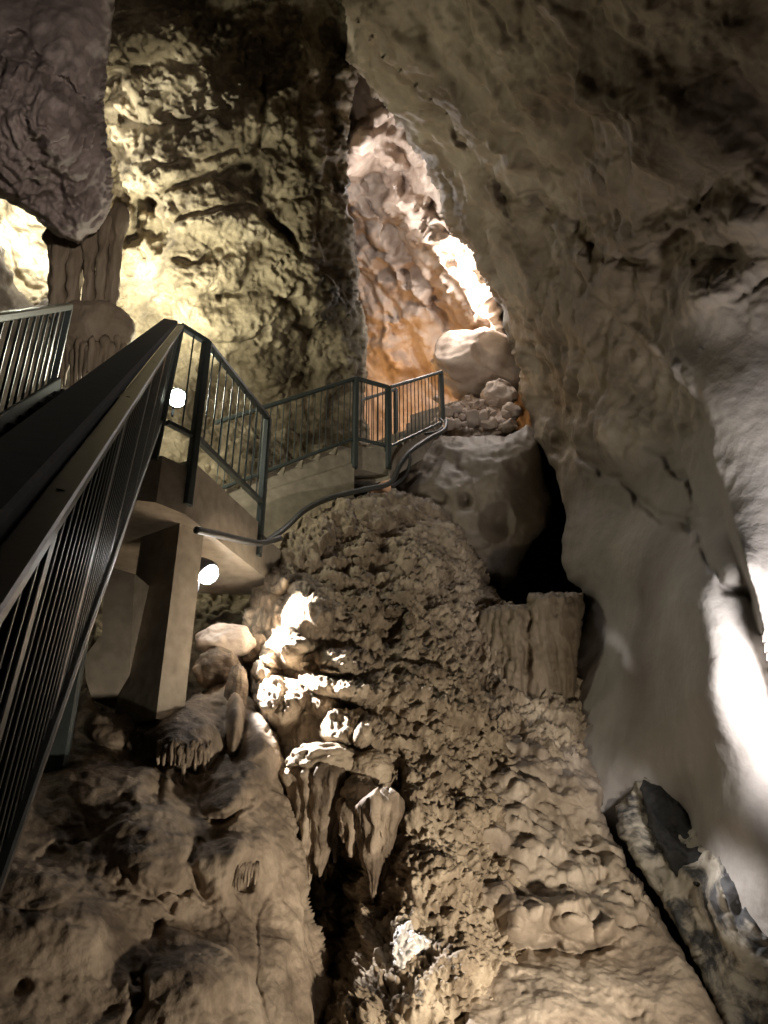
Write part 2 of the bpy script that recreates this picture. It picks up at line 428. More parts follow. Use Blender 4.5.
# back wall beside the stairs
wl = sheet('wall_left', M['yellow'],
    [(-140, -200), (200, -200), (390, -200), (380, 0), (362, 60), (350, 110), (347, 170), (350, 215), (355, 255), (358, 300), (366, 345), (366, 400), (372, 520), (340, 640), (280, 720), (100, 740), (-140, 700)],
    [(110, 0, 9.0), (200, 0, 9.3), (330, 0, 9.8), (345, 130, 10.2), (350, 230, 10.6), (360, 300, 10.9), (362, 380, 11.4), (250, 100, 9.5), (250, 200, 9.7), (250, 300, 10.1),
     (130, 100, 9.2), (120, 200, 9.3), (150, 300, 9.8), (200, 380, 10.2), (300, 400, 11), (30, 250, 9.6), (-100, 250, 9.2), (-100, 0, 8.8), (-100, -150, 8.4), (200, -150, 8.6), (350, -150, 8.4),
     (200, 500, 9), (300, 500, 10.2), (100, 500, 8.8), (100, 600, 8), (230, 620, 7.9), (320, 600, 9), (0, 650, 7.5)],
    1.6, (14, .5),
    [bump(165, 40, 60, 45, .25, 20, 0), bump(200, 150, 75, 30, .3, -14, .1), bump(150, 180, 40, 18, .22, -20, .1), bump(250, 110, 60, 34, .25, -20, 0), bump(215, 215, 70, 28, .3, -8, .1),
     bump(180, 290, 36, 40, .3, 30, .1), bump(300, 270, 36, 60, .3, 10, .1), bump(255, 330, 50, 36, .4, -30, .15), bump(205, 335, 30, 40, .3, 0, .15), bump(325, 340, 34, 50, .3, 0, .15), bump(300, 120, 40, 70, .3, 0, 0), bump(230, 270, 34, 26, .25, -30, .1), bump(275, 380, 30, 26, .25, 0, .1),
     groove([(262, 80), (262, 140), (256, 195), (268, 215)], 4, .22), groove([(120, 120), (160, 130), (220, 110)], 6, .3), groove([(130, 160), (170, 165), (235, 150)], 4, .2), groove([(140, 70), (175, 62), (200, 80)], 5, .15),
     groove([(150, 240), (190, 215), (250, 205), (290, 235)], 4, .22), groove([(165, 190), (210, 175), (260, 200)], 3, .16), groove([(270, 215), (300, 250), (340, 275)], 5, .25), groove([(280, 300), (310, 330), (300, 380)], 6, .3), groove([(220, 300), (240, 290), (262, 250)], 4, .2),
     groove([(110, 90), (122, 180), (150, 235)], 14, .6), groove([(335, 40), (330, 130), (338, 200)], 12, .4), groove([(150, 170), (190, 160), (215, 175), (250, 165)], 3, .12), groove([(215, 245), (200, 265), (175, 262)], 4, .18)],
    [('fbm', .8, .14), ('facet', 1.3, .16), ('rid', 2.0, .05), ('facet', 3.4, .07), ('rid', 4.5, .03), ('facet', 9, .035), ('rid', 11, .016), ('crack', 2.6, .03)], 2.5, (4, 22), 1)
tag(wl, kind='structure')

# large overhanging wall and roof
def m_up(X, Y): return smooth((520-Y)/120)*(1-.97*smooth((X-.45*(Y-330)-650)/40)*smooth((Y-290)/60))
wr = sheet('wall_right', M['right'],
    [(346, -200), (350, 0), (352, 60), (372, 100), (400, 132), (424, 165), (447, 212), (478, 268), (503, 325), (520, 372), (527, 410), (533, 440), (545, 455), (556, 470), (566, 505), (562, 540), (566, 580), (586, 600), (560, 700), (540, 900), (560, 1150), (980, 1150), (980, -200)],
    [(360, -60, 7.8), (352, 60, 9.2), (375, 110, 9.8), (420, 160, 10.2), (470, 260, 10.9), (515, 350, 11.5), (530, 410, 11.4), (545, 460, 10.4), (565, 520, 9.3), (590, 600, 8.2), (600, 700, 7.2), (620, 780, 6.4),
     (450, 0, 7.2), (560, 0, 6), (700, 0, 5.2), (850, 0, 4.5), (450, -150, 6.3), (700, -150, 4.4), (850, -150, 4), (500, 150, 8.6), (600, 150, 7.2), (700, 150, 6.1), (850, 150, 5.2),
     (560, 280, 9), (640, 280, 7.6), (740, 280, 6.2), (850, 280, 5.4), (590, 400, 8.8), (650, 400, 7.3), (690, 405, 6.4), (760, 400, 5.75), (850, 400, 5.3), (600, 480, 8.6), (670, 490, 7.0), (720, 490, 6.0), (768, 500, 5.5), (850, 500, 5.1),
     (640, 600, 7.2), (688, 600, 5.55), (730, 600, 5.25), (768, 610, 5.1), (850, 600, 4.8), (650, 700, 6.4), (672, 700, 5.75), (697, 692, 5.15), (768, 700, 4.95), (850, 700, 4.75), (690, 820, 5.8), (722, 820, 4.88), (780, 820, 4.7), (850, 820, 4.5), (700, 880, 5.5), (748, 885, 4.6), (850, 950, 4.3), (770, 960, 4.6), (800, 1050, 4.3), (950, 700, 4.5), (950, 300, 4.9), (950, 1000, 4.1), (540, 800, 7), (560, 1000, 6), (640, 900, 6.2)],
    2.0, (26, .7),
    [fold([(640, 340), (668, 372), (690, 405), (714, 470), (735, 535), (752, 590), (761, 630)][::-1], 4, .28, 120),
     fold([(690, 545), (686, 610), (697, 690), (714, 760), (722, 820), (745, 880), (790, 950)][::-1], 24, .10, 90),
     groove([(560, 440), (600, 468), (645, 505), (690, 528)], 5, .2), groove([(690, 510), (700, 545), (722, 585), (750, 600)], 4, .12), groove([(655, 445), (690, 490), (700, 515)], 4, .16), groove([(545, 400), (560, 430), (555, 450)], 6, .25),
     bump(600, 440, 60, 40, .3, 40, 0), bump(640, 560, 60, 60, .3, 0, 0), bump(585, 545, 30, 70, .3, 15, 0), bump(735, 565, 26, 24, .12, 40, .3),
     groove([(570, 232), (600, 258), (645, 262), (690, 232)], 6, .22), bump(655, 235, 50, 22, .3, -20, 0), bump(630, 285, 30, 30, .25, 40, .2), bump(700, 290, 50, 40, .28, 0, 0), bump(735, 225, 40, 30, .25, -10, .15), bump(738, 244, 26, 18, -.16, -15, 0), groove([(700, 262), (740, 264)], 5, .08), groove([(715, 180), (705, 225), (690, 240)], 5, .05),
     bump(600, 110, 60, 36, .3, 50, 0), bump(520, 90, 40, 60, .3, -30, 0), bump(660, 130, 60, 90, .3, 30, 0), groove([(580, 40), (612, 90), (640, 170), (680, 230)], 14, .07), groove([(460, 140), (500, 190), (560, 215), (610, 250)], 7, .22), groove([(440, 110), (480, 165), (540, 260), (590, 290)], 7, .12),
     bump(540, 330, 30, 70, .25, -25, 0), ridge([(575, 36), (605, 66), (630, 120), (648, 180)], 14, .07), groove([(520, 10), (515, 70), (490, 110)], 6, .1)],
    [('fbm', .55, .2, m_up), ('facet', .8, .13, m_up), ('rid', 1.6, .05, m_up), ('fbm', 1.2, .03), ('facet', 2.0, .06, m_up), ('facet', 5, .02, m_up), ('rid', 4, .018, m_up), ('fbm', 6, .008, m_up)], 2.5, (4, 26), 2)
tag(wr, kind='structure')
from mathutils.bvhtree import BVHTree
_b = BVHTree.FromPolygons([v.co+wr.location for v in wr.data.vertices], [tuple(p.vertices) for p in wr.data.polygons])
def wall_z(px, py, off=0):       # depth of the overhanging wall, off = how far in front of it
    o = Vector((0, 0, EYE)); d = P(px, py, 1)-o
    h = _b.ray_cast(o, d.normalized())
    return (px, py, (h[3]/d.length if h[0] else 5)-off)

# passage beyond the arch
dg = (.50, .30, -.8)
wb = sheet('wall_back', M['chamber'],
    [(290, 40), (420, 60), (520, 200), (590, 330), (590, 520), (290, 520)],
    [(345, 100, 12.5), (400, 130, 12.3), (480, 250, 13.6), (530, 350, 14.4), (370, 200, 14.6), (370, 350, 17), (420, 300, 15.8), (440, 390, 16.8), (520, 430, 15), (300, 300, 16.5), (410, 200, 13.6), (300, 480, 17), (580, 480, 14.5)],
    1.6, (4, .1),
    [ridge([(352, 170), (365, 215), (395, 260), (430, 310)], 14, .5), groove([(372, 180), (400, 240), (450, 320)], 10, .6), ridge([(400, 200), (440, 245), (480, 300), (498, 330)], 14, .9), groove([(395, 120), (418, 180), (440, 210)], 12, .8),
     bump(360, 150, 18, 40, .6, 20, .6), bump(376, 125, 14, 26, .5, 30, .6), bump(435, 215, 16, 18, .5, 0, .5), ridge([(365, 260), (385, 320), (395, 360)], 12, .4)],
    [('slant', 1.6, .16, None, (.5, .5, -.75)), ('fbm', .8, .2), ('slant', 4, .05, None, (.5, .5, -.75)), ('rid', 2.4, .04), ('cell', 4.5, .02), ('rid', 6, .02)], .6, (0, 1), 3)
tag(wb, kind='structure')

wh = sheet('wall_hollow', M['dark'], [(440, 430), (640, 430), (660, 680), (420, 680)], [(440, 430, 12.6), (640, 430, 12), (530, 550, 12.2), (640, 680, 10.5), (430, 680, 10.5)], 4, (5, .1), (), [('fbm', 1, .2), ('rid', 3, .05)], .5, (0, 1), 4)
tag(wh, kind='structure')
fl = sheet('floor', M['mud'], [(-500, 1060), (1300, 1060), (1500, 1500), (-700, 1500)],
    [(-500, 1060, 4.6), (1300, 1060, 4.6), (384, 1060, 4.6), (384, 1300, 2.2), (-600, 1500, 1.8), (1400, 1500, 1.8), (384, 1500, 1.6)], 12, (4, .02), (), [('fbm', .9, .12)], 0, (0, 1), 5)
tag(fl, kind='structure')

# ================================================================== ROCK BODIES
def rock(o, label, cat, group=None): return tag(o, label, cat, group)

hang = sheet('hanging_rock', M['purple'],
    [(-160, -160), (124, -160), (116, 0), (110, 40), (103, 85), (99, 115), (103, 150), (110, 182), (109, 212), (97, 233), (78, 244), (62, 240), (42, 226), (18, 206), (-12, 192), (-160, 170)],
    [(-150, -150, 6.5), (110, -150, 6.8), (110, 20, 7.1), (100, 110, 7.0), (105, 190, 7.0), (75, 235, 6.9), (20, 200, 6.7), (-50, 160, 6.4), (50, 120, 6.5), (40, 20, 6.7), (-100, 50, 6.3)],
    1.6, (16, .5),
    [bump(70, 150, 42, 90, .35, -20, .4), bump(20, 120, 50, 70, .3, -20, .3), groove([(15, 40), (50, 90), (85, 110)], 8, .25), groove([(-10, 60), (25, 120), (60, 200)], 10, .2), bump(70, 30, 40, 50, .3, 0, .3), groove([(100, 60), (88, 100), (100, 130)], 5, .2)],
    [('fbm', 1.1, .10), ('flute', 5.5, .085, lambda X, Y: smooth((Y-20)/60), .2), ('flute', 13, .045, lambda X, Y: smooth((Y-40)/50), .14), ('rid', 4, .02)], 1.6, (2.5, 14), 6)
rock(hang, 'purplish brown hanging rock with slanting drip ridges above the steel stairs', 'rock')

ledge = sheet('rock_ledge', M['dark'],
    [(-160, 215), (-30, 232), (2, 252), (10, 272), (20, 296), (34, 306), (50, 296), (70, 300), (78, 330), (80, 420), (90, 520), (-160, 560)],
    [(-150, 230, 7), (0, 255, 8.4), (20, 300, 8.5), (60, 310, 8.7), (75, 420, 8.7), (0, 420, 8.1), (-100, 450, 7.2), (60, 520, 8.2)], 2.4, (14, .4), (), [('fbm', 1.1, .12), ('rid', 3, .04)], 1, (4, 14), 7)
rock(ledge, 'dark shadowed rock shelf behind the railing with the lit handrail', 'rock')

bulge = sheet('rock_bulge', M['grey'],
    [(388, 500), (398, 468), (412, 448), (440, 436), (470, 438), (505, 436), (528, 424), (545, 440), (542, 470), (553, 505), (546, 528), (524, 556), (514, 580), (503, 592), (490, 582), (478, 600), (440, 600), (392, 560)],
    [(395, 490, 10.8), (440, 437, 11.6), (500, 437, 11.4), (535, 440, 11.2), (540, 490, 10.8), (500, 490, 10.2), (440, 490, 10.3), (500, 560, 10.0), (450, 570, 10.2)], 1.5, (16, .6),
    [bump(497, 522, 17, 22, -.45, 20, .2), bump(497, 522, 22, 27, .16, 20, .3), bump(466, 500, 7, 9, -.3, 0, .2), bump(470, 530, 26, 20, .2, 20, .4), bump(500, 460, 40, 30, .3, 0, .2), groove([(400, 480), (440, 462), (470, 470)], 6, .14), bump(435, 500, 16, 10, -.25, 0, .2)],
    [('fbm', 1.3, .08), ('rid', 3.2, .02), ('cell', 5, .025, lambda X, Y: smooth((470-X)/30))], 1.6, (2, 16), 8)
rock(bulge, 'smooth grey rock bulge with oval hollow under the rubble of the arch', 'rock')

# the central mound of nodular flowstone
def m_pop(X, Y): return smooth((X-318)/30)*smooth((Y-505)/40)
def m_flute(X, Y): return smooth((X-385)/30)*smooth((Y-545)/30)*smooth((760-Y)/60)
def m_left(X, Y): return 1-smooth((X-318)/36)
mfe = [
    bump(309, 545, 14, 26, .22), bump(326, 535, 10, 24, .2), bump(291, 555, 14, 20, .2), bump(342, 520, 14, 18, .18), bump(375, 515, 26, 16, .2), bump(278, 580, 14, 18, .2), bump(300, 585, 20, 14, .18),
    bump(308, 622, 26, 32, .34, 20), bump(322, 610, 14, 20, .2), bump(284, 648, 26, 22, .28, -20), bump(262, 664, 16, 20, .2), bump(305, 655, 24, 18, .22), bump(345, 664, 28, 16, .5, 5), bump(328, 686, 30, 15, .36, 20), bump(362, 692, 28, 17, .52, -5), bump(352, 730, 34, 17, .6, -8), bump(368, 737, 14, 20, .34),
    bump(320, 700, 26, 20, .2, 45), bump(282, 706, 26, 30, .3, 10), bump(268, 690, 18, 30, .22),
    bump(400, 600, 30, 40, .25, 10, .3), bump(430, 560, 34, 30, .25, 0, .3), bump(455, 620, 30, 40, .2, 0, .3), bump(420, 700, 46, 60, .3, 10, .3), bump(470, 720, 24, 40, .25, -20, .4),
    bump(425, 800, 50, 40, .28, 0, .4), bump(440, 880, 46, 50, .28, 0, .4), bump(400, 960, 26, 60, .12, 0, .1), bump(470, 960, 40, 60, .25, 0, .3), bump(475, 820, 22, 26, .25, 20, .5),
    groove([(345, 780), (342, 850), (348, 900), (345, 1000)], 12, .55), groove([(316, 890), (345, 930)], 14, .4), bump(330, 905, 12, 40, .15, -20, .4), groove([(398, 760), (396, 850), (388, 900)], 7, .3),
    groove([(385, 545), (380, 600), (395, 640)], 10, .22), groove([(470, 660), (500, 720), (530, 760)], 8, .3), bump(352, 980, 14, 60, .2, 0, .5), bump(372, 975, 12, 70, .25, 0, .5)]
mound = sheet('flowstone_mound', M['mound'],
    [(258, 575), (268, 552), (283, 533), (300, 519), (318, 508), (345, 500), (372, 494), (405, 492), (430, 500), (452, 520), (470, 548), (484, 580), (500, 604), (540, 620), (590, 660), (590, 780), (540, 860), (540, 960), (560, 1120), (300, 1120), (322, 1000), (315, 930), (300, 880), (292, 830), (288, 780), (270, 735), (250, 705), (238, 670), (245, 630), (252, 600)],
    [(262, 560, 7.7), (300, 520, 8.7), (365, 497, 9.4), (420, 500, 9.7), (460, 540, 9.5), (490, 600, 8.9), (400, 560, 8.6), (330, 560, 7.9), (310, 600, 6.95), (330, 650, 6.5), (400, 650, 7.0), (470, 680, 7.3), (560, 740, 6.9), (260, 650, 6.8), (262, 700, 6.3),
     (330, 740, 5.8), (400, 740, 6.0), (480, 780, 6.1), (560, 820, 6.2), (290, 800, 5.6), (340, 850, 5.5), (400, 850, 5.0), (480, 870, 5.2), (540, 930, 5.0), (420, 950, 4.4), (400, 1024, 3.9), (340, 960, 4.8), (480, 1000, 4.3), (540, 1060, 4.3), (420, 1110, 3.5)],
    1.1, (14, .4), mfe,
    [('fbm', 1.4, .08), ('rid', 2.6, .05), ('cell', 3.4, .12, m_pop), ('fbm', 3.5, .04), ('cell', 9.5, .10, m_pop), ('flute', 8, .05, m_flute), ('cell', 20, .06, m_pop), ('cell', 6, .06, m_left), ('flute', 16, .02), ('cell', 38, .014)], 1.2, (2.5, 10), 9)
rock(mound, 'central mound of knobbly brown flowstone below the concrete stair', 'flowstone mound')

curt = sheet('flowstone_curtain', M['curtain'],
    [(483, 612), (500, 606), (528, 605), (530, 594), (560, 593), (583, 593), (584, 610), (578, 650), (576, 700), (582, 740), (590, 775), (520, 775), (470, 740), (470, 640)],
    [(485, 610, 8.3), (530, 600, 7.9), (583, 598, 7.9), (580, 740, 7.3), (500, 740, 7.2), (540, 680, 7.5), (490, 680, 7.6)], 1.3, (7, .25),
    [fold([(528, 590), (526, 640), (522, 700), (518, 770)], 4, .12, 60), groove([(507, 640), (503, 740)], 4, .1), groove([(527, 600), (523, 740)], 4, .15), bump(555, 620, 30, 26, .1, 0, .3)],
    [('fbm', 1.6, .05), ('flute', 8, .04), ('flute', 18, .02), ('cell', 14, .025)], .8, (1.5, 9), 10)
rock(curt, 'flat topped fluted stone curtain in front of the black hollow', 'stone curtain')

slope = sheet('mud_slope', M['mud'],
    [(470, 700), (520, 735), (580, 752), (600, 772), (604, 800), (600, 815), (630, 872), (670, 932), (702, 985), (737, 1040), (790, 1130), (440, 1130), (470, 960), (470, 850)],
    [(480, 720, 6.9), (560, 745, 6.85), (605, 790, 6.3), (640, 870, 5.5), (700, 970, 4.6), (760, 1100, 3.8), (480, 850, 5.4), (540, 850, 5.55), (590, 860, 5.6), (480, 960, 4.5), (560, 960, 4.7), (640, 960, 4.8), (480, 1100, 3.4), (620, 1080, 3.8)],
    1.5, (10, .3),
    [bump(520, 785, 30, 22, .22, -10, .25), bump(500, 830, 30, 20, .2, 20, .25), bump(545, 755, 30, 14, .2, 20, .3), bump(575, 790, 26, 16, .22, 20, .3), bump(530, 860, 30, 24, .22, 10, .25), bump(560, 905, 40, 30, .25, 10, .35), bump(520, 920, 26, 26, .25, 0, .35), bump(585, 920, 34, 26, .22, 10, .35), bump(610, 935, 16, 20, .15, 0, .4), bump(500, 895, 26, 20, .18, 0, .3),
     groove([(480, 958), (530, 946), (585, 958), (618, 940)], 6, .16), groove([(620, 890), (660, 915), (690, 950)], 6, .10), bump(575, 835, 16, 36, -.18, 0, 0), bump(602, 880, 10, 20, -.12, 0, 0), bump(590, 850, 24, 30, -.12, 0, .3),
     ridge([(598, 868), (604, 890)], 3, .1), bump(560, 1000, 70, 40, .15, 10, .2), groove([(520, 980), (580, 1000), (640, 1020)], 8, .06)],
    [('fbm', 1.2, .07), ('shelf', 4.0, .07, lambda X, Y: smooth((945-Y)/30)), ('cell', 5.5, .13, lambda X, Y: smooth((945-Y)/30)), ('cell', 9, .05, lambda X, Y: smooth((950-Y)/30)), ('rid', 5, .012), ('cell', 20, .012)], 1.2, (2, 12), 11)
rock(slope, 'lumpy mud coated slope running down beside the long dark crack', 'rock slope')

strip = sheet('breccia_band', M['mottled'],
    [(616, 808), (628, 792), (642, 772), (672, 780), (705, 820), (735, 850), (765, 895), (800, 930), (880, 1130), (770, 1130), (730, 1040), (700, 970), (668, 912), (640, 868), (618, 832)],
    [(615, 806, 6.25), (640, 850, 5.75), (662, 890, 5.35), wall_z(648, 780, .02), wall_z(680, 810, -.03), wall_z(706, 846, -.05), wall_z(735, 890, -.03), wall_z(768, 935, -.03), wall_z(800, 980, -.03), (690, 900, 5.15), (720, 960, 4.7), (760, 1000, 4.4), (740, 1040, 4.2), (800, 1110, 3.9)],
    1.4, (7, .12), [groove([(650, 800), (680, 880), (740, 970)], 5, .06), bump(700, 900, 30, 20, .08, 50, 0)], [('fbm', 1.8, .05), ('facet', 3, .05), ('rid', 4, .02), ('facet', 7, .02)], 1.0, (2.5, 10), 12)
rock(strip, 'cream and black mottled rock band along the foot of the overhanging wall', 'rock')
dk = sheet('slate_slab', M['slab'],
    [(640, 790), (648, 764), (662, 784), (690, 812), (696, 835), (712, 868), (718, 890), (698, 892), (672, 872), (652, 834)],
    [wall_z(642, 780, .08), wall_z(665, 795, .09), wall_z(690, 825, .07), wall_z(712, 875, .07), (690, 885, 5.17), (660, 845, 5.6)], 1.4, (6, .06), [groove([(655, 800), (690, 850)], 4, .04)], [('fbm', 2, .03), ('facet', 4, .05), ('rid', 4, .02)], .4, (2, 10), 13)
rock(dk, 'black angular slab lodged between pale band and smooth grey wall', 'rock')

# rocks below the steel stairs
def m_lump(X, Y): return smooth((760-Y)/60)
low = sheet('rock_slope', M['tan'],
    [(-200, 760), (-40, 772), (40, 768), (62, 740), (78, 700), (90, 690), (104, 716), (150, 724), (180, 700), (206, 690), (226, 670), (246, 690), (268, 724), (286, 760), (292, 800), (296, 850), (306, 900), (322, 940), (330, 1000), (338, 1130), (-200, 1130)],
    [(-150, 780, 3.4), (0, 790, 4.4), (60, 750, 5.2), (90, 700, 5.7), (150, 722, 5.6), (226, 680, 6.1), (270, 730, 5.8), (288, 800, 5.1), (300, 900, 4.6), (325, 1000, 4.2), (60, 850, 4.0), (150, 830, 4.3), (220, 830, 4.5), (100, 950, 3.4), (200, 950, 3.6), (270, 950, 4.0), (0, 950, 3.1), (-150, 950, 2.6), (50, 1100, 2.6), (200, 1100, 2.8), (320, 1100, 3.6)],
    1.5, (12, .35),
    [bump(185, 735, 42, 34, .40, 0, .6), bump(235, 790, 36, 26, .34, -20, .4), bump(265, 745, 26, 40, .3, 20, .35), bump(240, 850, 42, 54, .3, 10, .15), bump(150, 850, 70, 60, .26, 0, .1), bump(95, 790, 60, 34, .3, -10, .2), bump(110, 730, 26, 20, .2), bump(30, 850, 60, 70, .2, 0, .3),
     groove([(50, 850), (100, 835), (125, 805)], 7, .12), groove([(190, 860), (215, 825), (250, 800)], 6, .13), groove([(150, 800), (165, 760), (140, 740)], 6, .10), bump(245, 878, 14, 22, -.2, 10, 0), bump(235, 720, 9, 34, .3, 4, .8),
     bump(185, 930, 46, 34, -.16, 0, .3), bump(190, 985, 60, 44, .18, 0, .1), bump(20, 988, 12, 12, -.1, 0, 0), bump(80, 920, 60, 50, .12, 0, .2), bump(290, 960, 30, 90, .2, 0, .3), groove([(118, 880), (160, 900), (190, 880), (215, 900)], 8, .1), groove([(160, 920), (138, 990), (135, 1030)], 6, .1)],
    [('fbm', 1.5, .09), ('rid', 2.2, .018), ('fbm', 6, .012), ('cell', 16, .008),  ('flute', 11, .025, lambda X, Y: np.exp(-((X-190)/40)**2-((Y-765)/22)**2)*1.6+np.exp(-((X-245)/18)**2-((Y-885)/24)**2))], 1.4, (2.5, 12), 14)
rock(low, 'broad brown rock slope under the steel stairs and concrete pillar', 'rock slope')

lit_patch = sheet('painted_beam_patch', M['painted_beam'], [(397, 926), (408, 922), (416, 932), (432, 940), (430, 950), (414, 958), (402, 974), (393, 966), (392, 944)], [(395, 930, 4.35), (430, 940, 4.38), (400, 972, 4.2), (420, 955, 4.28), (410, 940, 4.27)], .9, (5, .06), (), [('cell', 11, .06), ('cell', 28, .03)], .25, (4, 6), 31)  # raised white patch that paints in a small spot of lamp light
rock(lit_patch, 'small white patch painted as a spot of beam light low on the brown mound', 'painted light patch')
_lb = BVHTree.FromPolygons([v.co+low.location for v in low.data.vertices], [tuple(p.vertices) for p in low.data.polygons])
def low_z(px, py):
    o = Vector((0, 0, EYE)); d = P(px, py, 1)-o; h = _lb.ray_cast(o, d.normalized())
    return h[3]/d.length if h[0] else 5
fr = empty('drip_fringe', P(186, 756, low_z(186, 756)), 'row of short stone drips along the lower lip of the fringed boulder', 'stalactites')
for i in range(13):
    x = 160+i*4.1; y = 752+5*math.sin(i*1.3)+(i-6)**2*-.12; L_ = 16+9*math.sin(i*2.3)+4*math.cos(i*5.1); z = low_z(x, y)-.01
    drip('drip', M['tan'], P(x, y-6, z), P(x-1.5, y+L_, z-.06), .021, .006, 4, 160+i, 16, 10, .1, root=fr)
fr = empty('drip_fringe', P(246, 868, low_z(246, 868)), 'tiny tuft of stone drips in the hollow of the brown slope', 'stalactites')
for i in range(7):
    x = 236+i*3.4; y = 866-abs(i-4)*-1.5; L_ = 15+6*math.sin(i*2.1); z = low_z(x, y)-.01
    drip('drip', M['tan'], P(x, y-5, z), P(x-1.5, y+L_, z-.05), .017, .005, 4, 190+i, 16, 10, .1, root=fr)
# stumps between pillar and mound
st = stone('stalagmite_stump', M['chamber'], P(225, 642, 6.55), .25, (1.0, .8, .62), 3, .12, 1.6, 5, .2); rock(st, 'squat grey stone stump beside the floodlight beam', 'stalagmite')
st = stone('stalagmite_stump', M['tan'], P(218, 668, 6.35), .23, (.8, .8, .75), 5, .15, 1.6, 5, .5); rock(st, 'rounded stump low behind the fringed boulder', 'stalagmite')
st = stone('stalagmite_stump', M['tan'], P(253, 655, 6.7), .2, (.8, .8, .9), 8, .15, 1.6, 5, 1.5); rock(st, 'pale stump leaning on the sunlit-bright flowstone tongue', 'stalagmite')
st['label'] = 'pale stump leaning on the brightly lit flowstone tongue'
st = stone('stalagmite_stump', M['tan'], P(236, 700, 6.0), .15, (.6, .6, 1.9), 11, .12, 1.6, 5, .4); rock(st, 'slim upright stone pillar on the slope next to the fringed boulder', 'stalagmite')

# ================================================================== PASSAGE STONES
blk = stone('boulder', M['chamber'], P(479, 364, 13.9), .86, (1.12, .8, .78), 21, .17, 1.2, 5, .5, 1.15); rock(blk, 'big pale boulder with bright white top inside the arch', 'boulder')
blk = stone('boulder', M['chamber'], P(500, 396, 13.2), .36, (1.0, .8, .75), 23, .14, 1.4, 5, .9, .9); rock(blk, 'squarish pale boulder wedged under the big white topped one', 'boulder')
pad = sheet('rubble_bank', M['chamber'], [(425, 432), (436, 408), (470, 398), (505, 404), (520, 415), (515, 428), (500, 440), (470, 446), (430, 450)],
    [(430, 440, 12.3), (470, 400, 13.4), (515, 415, 12.7), (500, 436, 12.1), (470, 440, 12.2)], 1.2, (6, .3), (), [('fbm', 2, .08), ('cell', 5, .12), ('cell', 12, .04)], 1.2, (2, 8), 15)
rock(pad, 'pale rubble bank spilling out of the lit arch', 'rubble bank')
rr = random.Random(4)
spots = []
for x in range(441, 515, 8):
    for y in (402, 410, 418, 427):
        if y < 404 and x > 492: continue
        spots.append((x+rr.uniform(-4, 4)+(5 if y == 411 else 0), y+rr.uniform(-4, 4), rr.choice((.06, .07, .08, .10, .12, .17))))
spots += [(512, 410, .2), (509, 426, .15)]
for i, (x, y, r) in enumerate(spots):
    s_ = stone('rubble_stone', M['chamber'], P(x, y, 12.75-.022*(y-400)), r, (1, rr.uniform(.6, .9), rr.uniform(.5, .85)), 40+i, .22, 1.5, 3, i*.7, 1.3)
    s_.rotation_euler = (rr.uniform(-.6, .6), rr.uniform(-.6, .6), rr.uniform(0, 3))
    rock(s_, 'pale broken stone in the heap beside the topmost railing', 'stone', 'rubble stones inside the lit arch')

# ================================================================== DRAPERIES ABOVE THE LANDING
for i, (x0, y0, x1, y1, r, lab) in enumerate([
        (62, 226, 56, 318, .105, 'brown stone column under the hanging rock, nearest the lit hole'),
        (78, 232, 70, 322, .085, 'brown stone column directly above the lit handrail end'),
        (93, 226, 86, 318, .08, 'middle stone column between hanging rock and fringed dome'),
        (107, 216, 99, 318, .075, 'slim stone column second from the glaring wall'),
        (120, 205, 110, 322, .07, 'slim stone column bordering the glaring white wall')]):
    o = drip('stone_column', M['drape'], P(x0, y0, 7.6), P(x1, y1, 7.35), r, r*.7, 5, 60+i, 30, 26, .3)
    rock(o, lab, 'stone column', 'columns under the hanging rock')
dome = empty('fringed_dome', P(92, 345, 7.3), 'bell shaped flowstone dome with a fringe of drips behind the landing', 'flowstone dome')
d_ = stone('dome', M['drape'], P(93, 334, 7.35), .40, (.98, .8, .8), 71, .10, 1.6, 5, 0); under(d_, dome)
for i in range(17):
    t = i/16; x = 58+t*70; y = 356+6*math.sin(i*2.1); L_ = 34+14*math.sin(i*1.7)+10*(1-t)
    Z = 7.3-.28*math.sin(math.pi*t)
    drip('drip', M['drape'], P(x, y-14, Z), P(x-6, y+L_, Z-.1), .038, .010, 4, 80+i, 20, 12, .2, root=dome)

# hanging stalactites of the lit ledges
led = empty('stalactite_ledge', P(330, 750, 5.35), 'lit flowstone ledge with long fluted stalactites hanging under it', 'stalactites')
d_ = stone('ledge_top', M['mound'], P(325, 762, 5.38), .235, (1.15, .85, .55), 91, .16, 2.2, 5, 0); under(d_, led)
for i, (x0, y0, x1, y1, r, z) in enumerate([(306, 764, 310, 850, .14, 5.4), (318, 762, 306, 888, .13, 5.32), (330, 762, 319, 876, .11, 5.25), (340, 760, 330, 850, .08, 5.32), (298, 770, 292, 838, .07, 5.45)]):
    drip('stalactite', M['tan'], P(x0, y0, z), P(x1, y1, z-.18), r, .014, 6, 100+i, 44, 36, .1, root=led, cone=1.7)
led2 = empty('stalactite_ledge', P(372, 775, 5.15), 'rounded double lump with a cluster of short fluted stalactites beside the long ones', 'stalactites')
d_ = stone('lump', M['mound'], P(371, 768, 5.3), .15, (1.05, .85, .8), 95, .14, 2, 5, 0); under(d_, led2)
d_ = stone('lump', M['mound'], P(359, 792, 5.15), .13, (.95, .8, .85), 97, .14, 2, 5, 0); under(d_, led2)
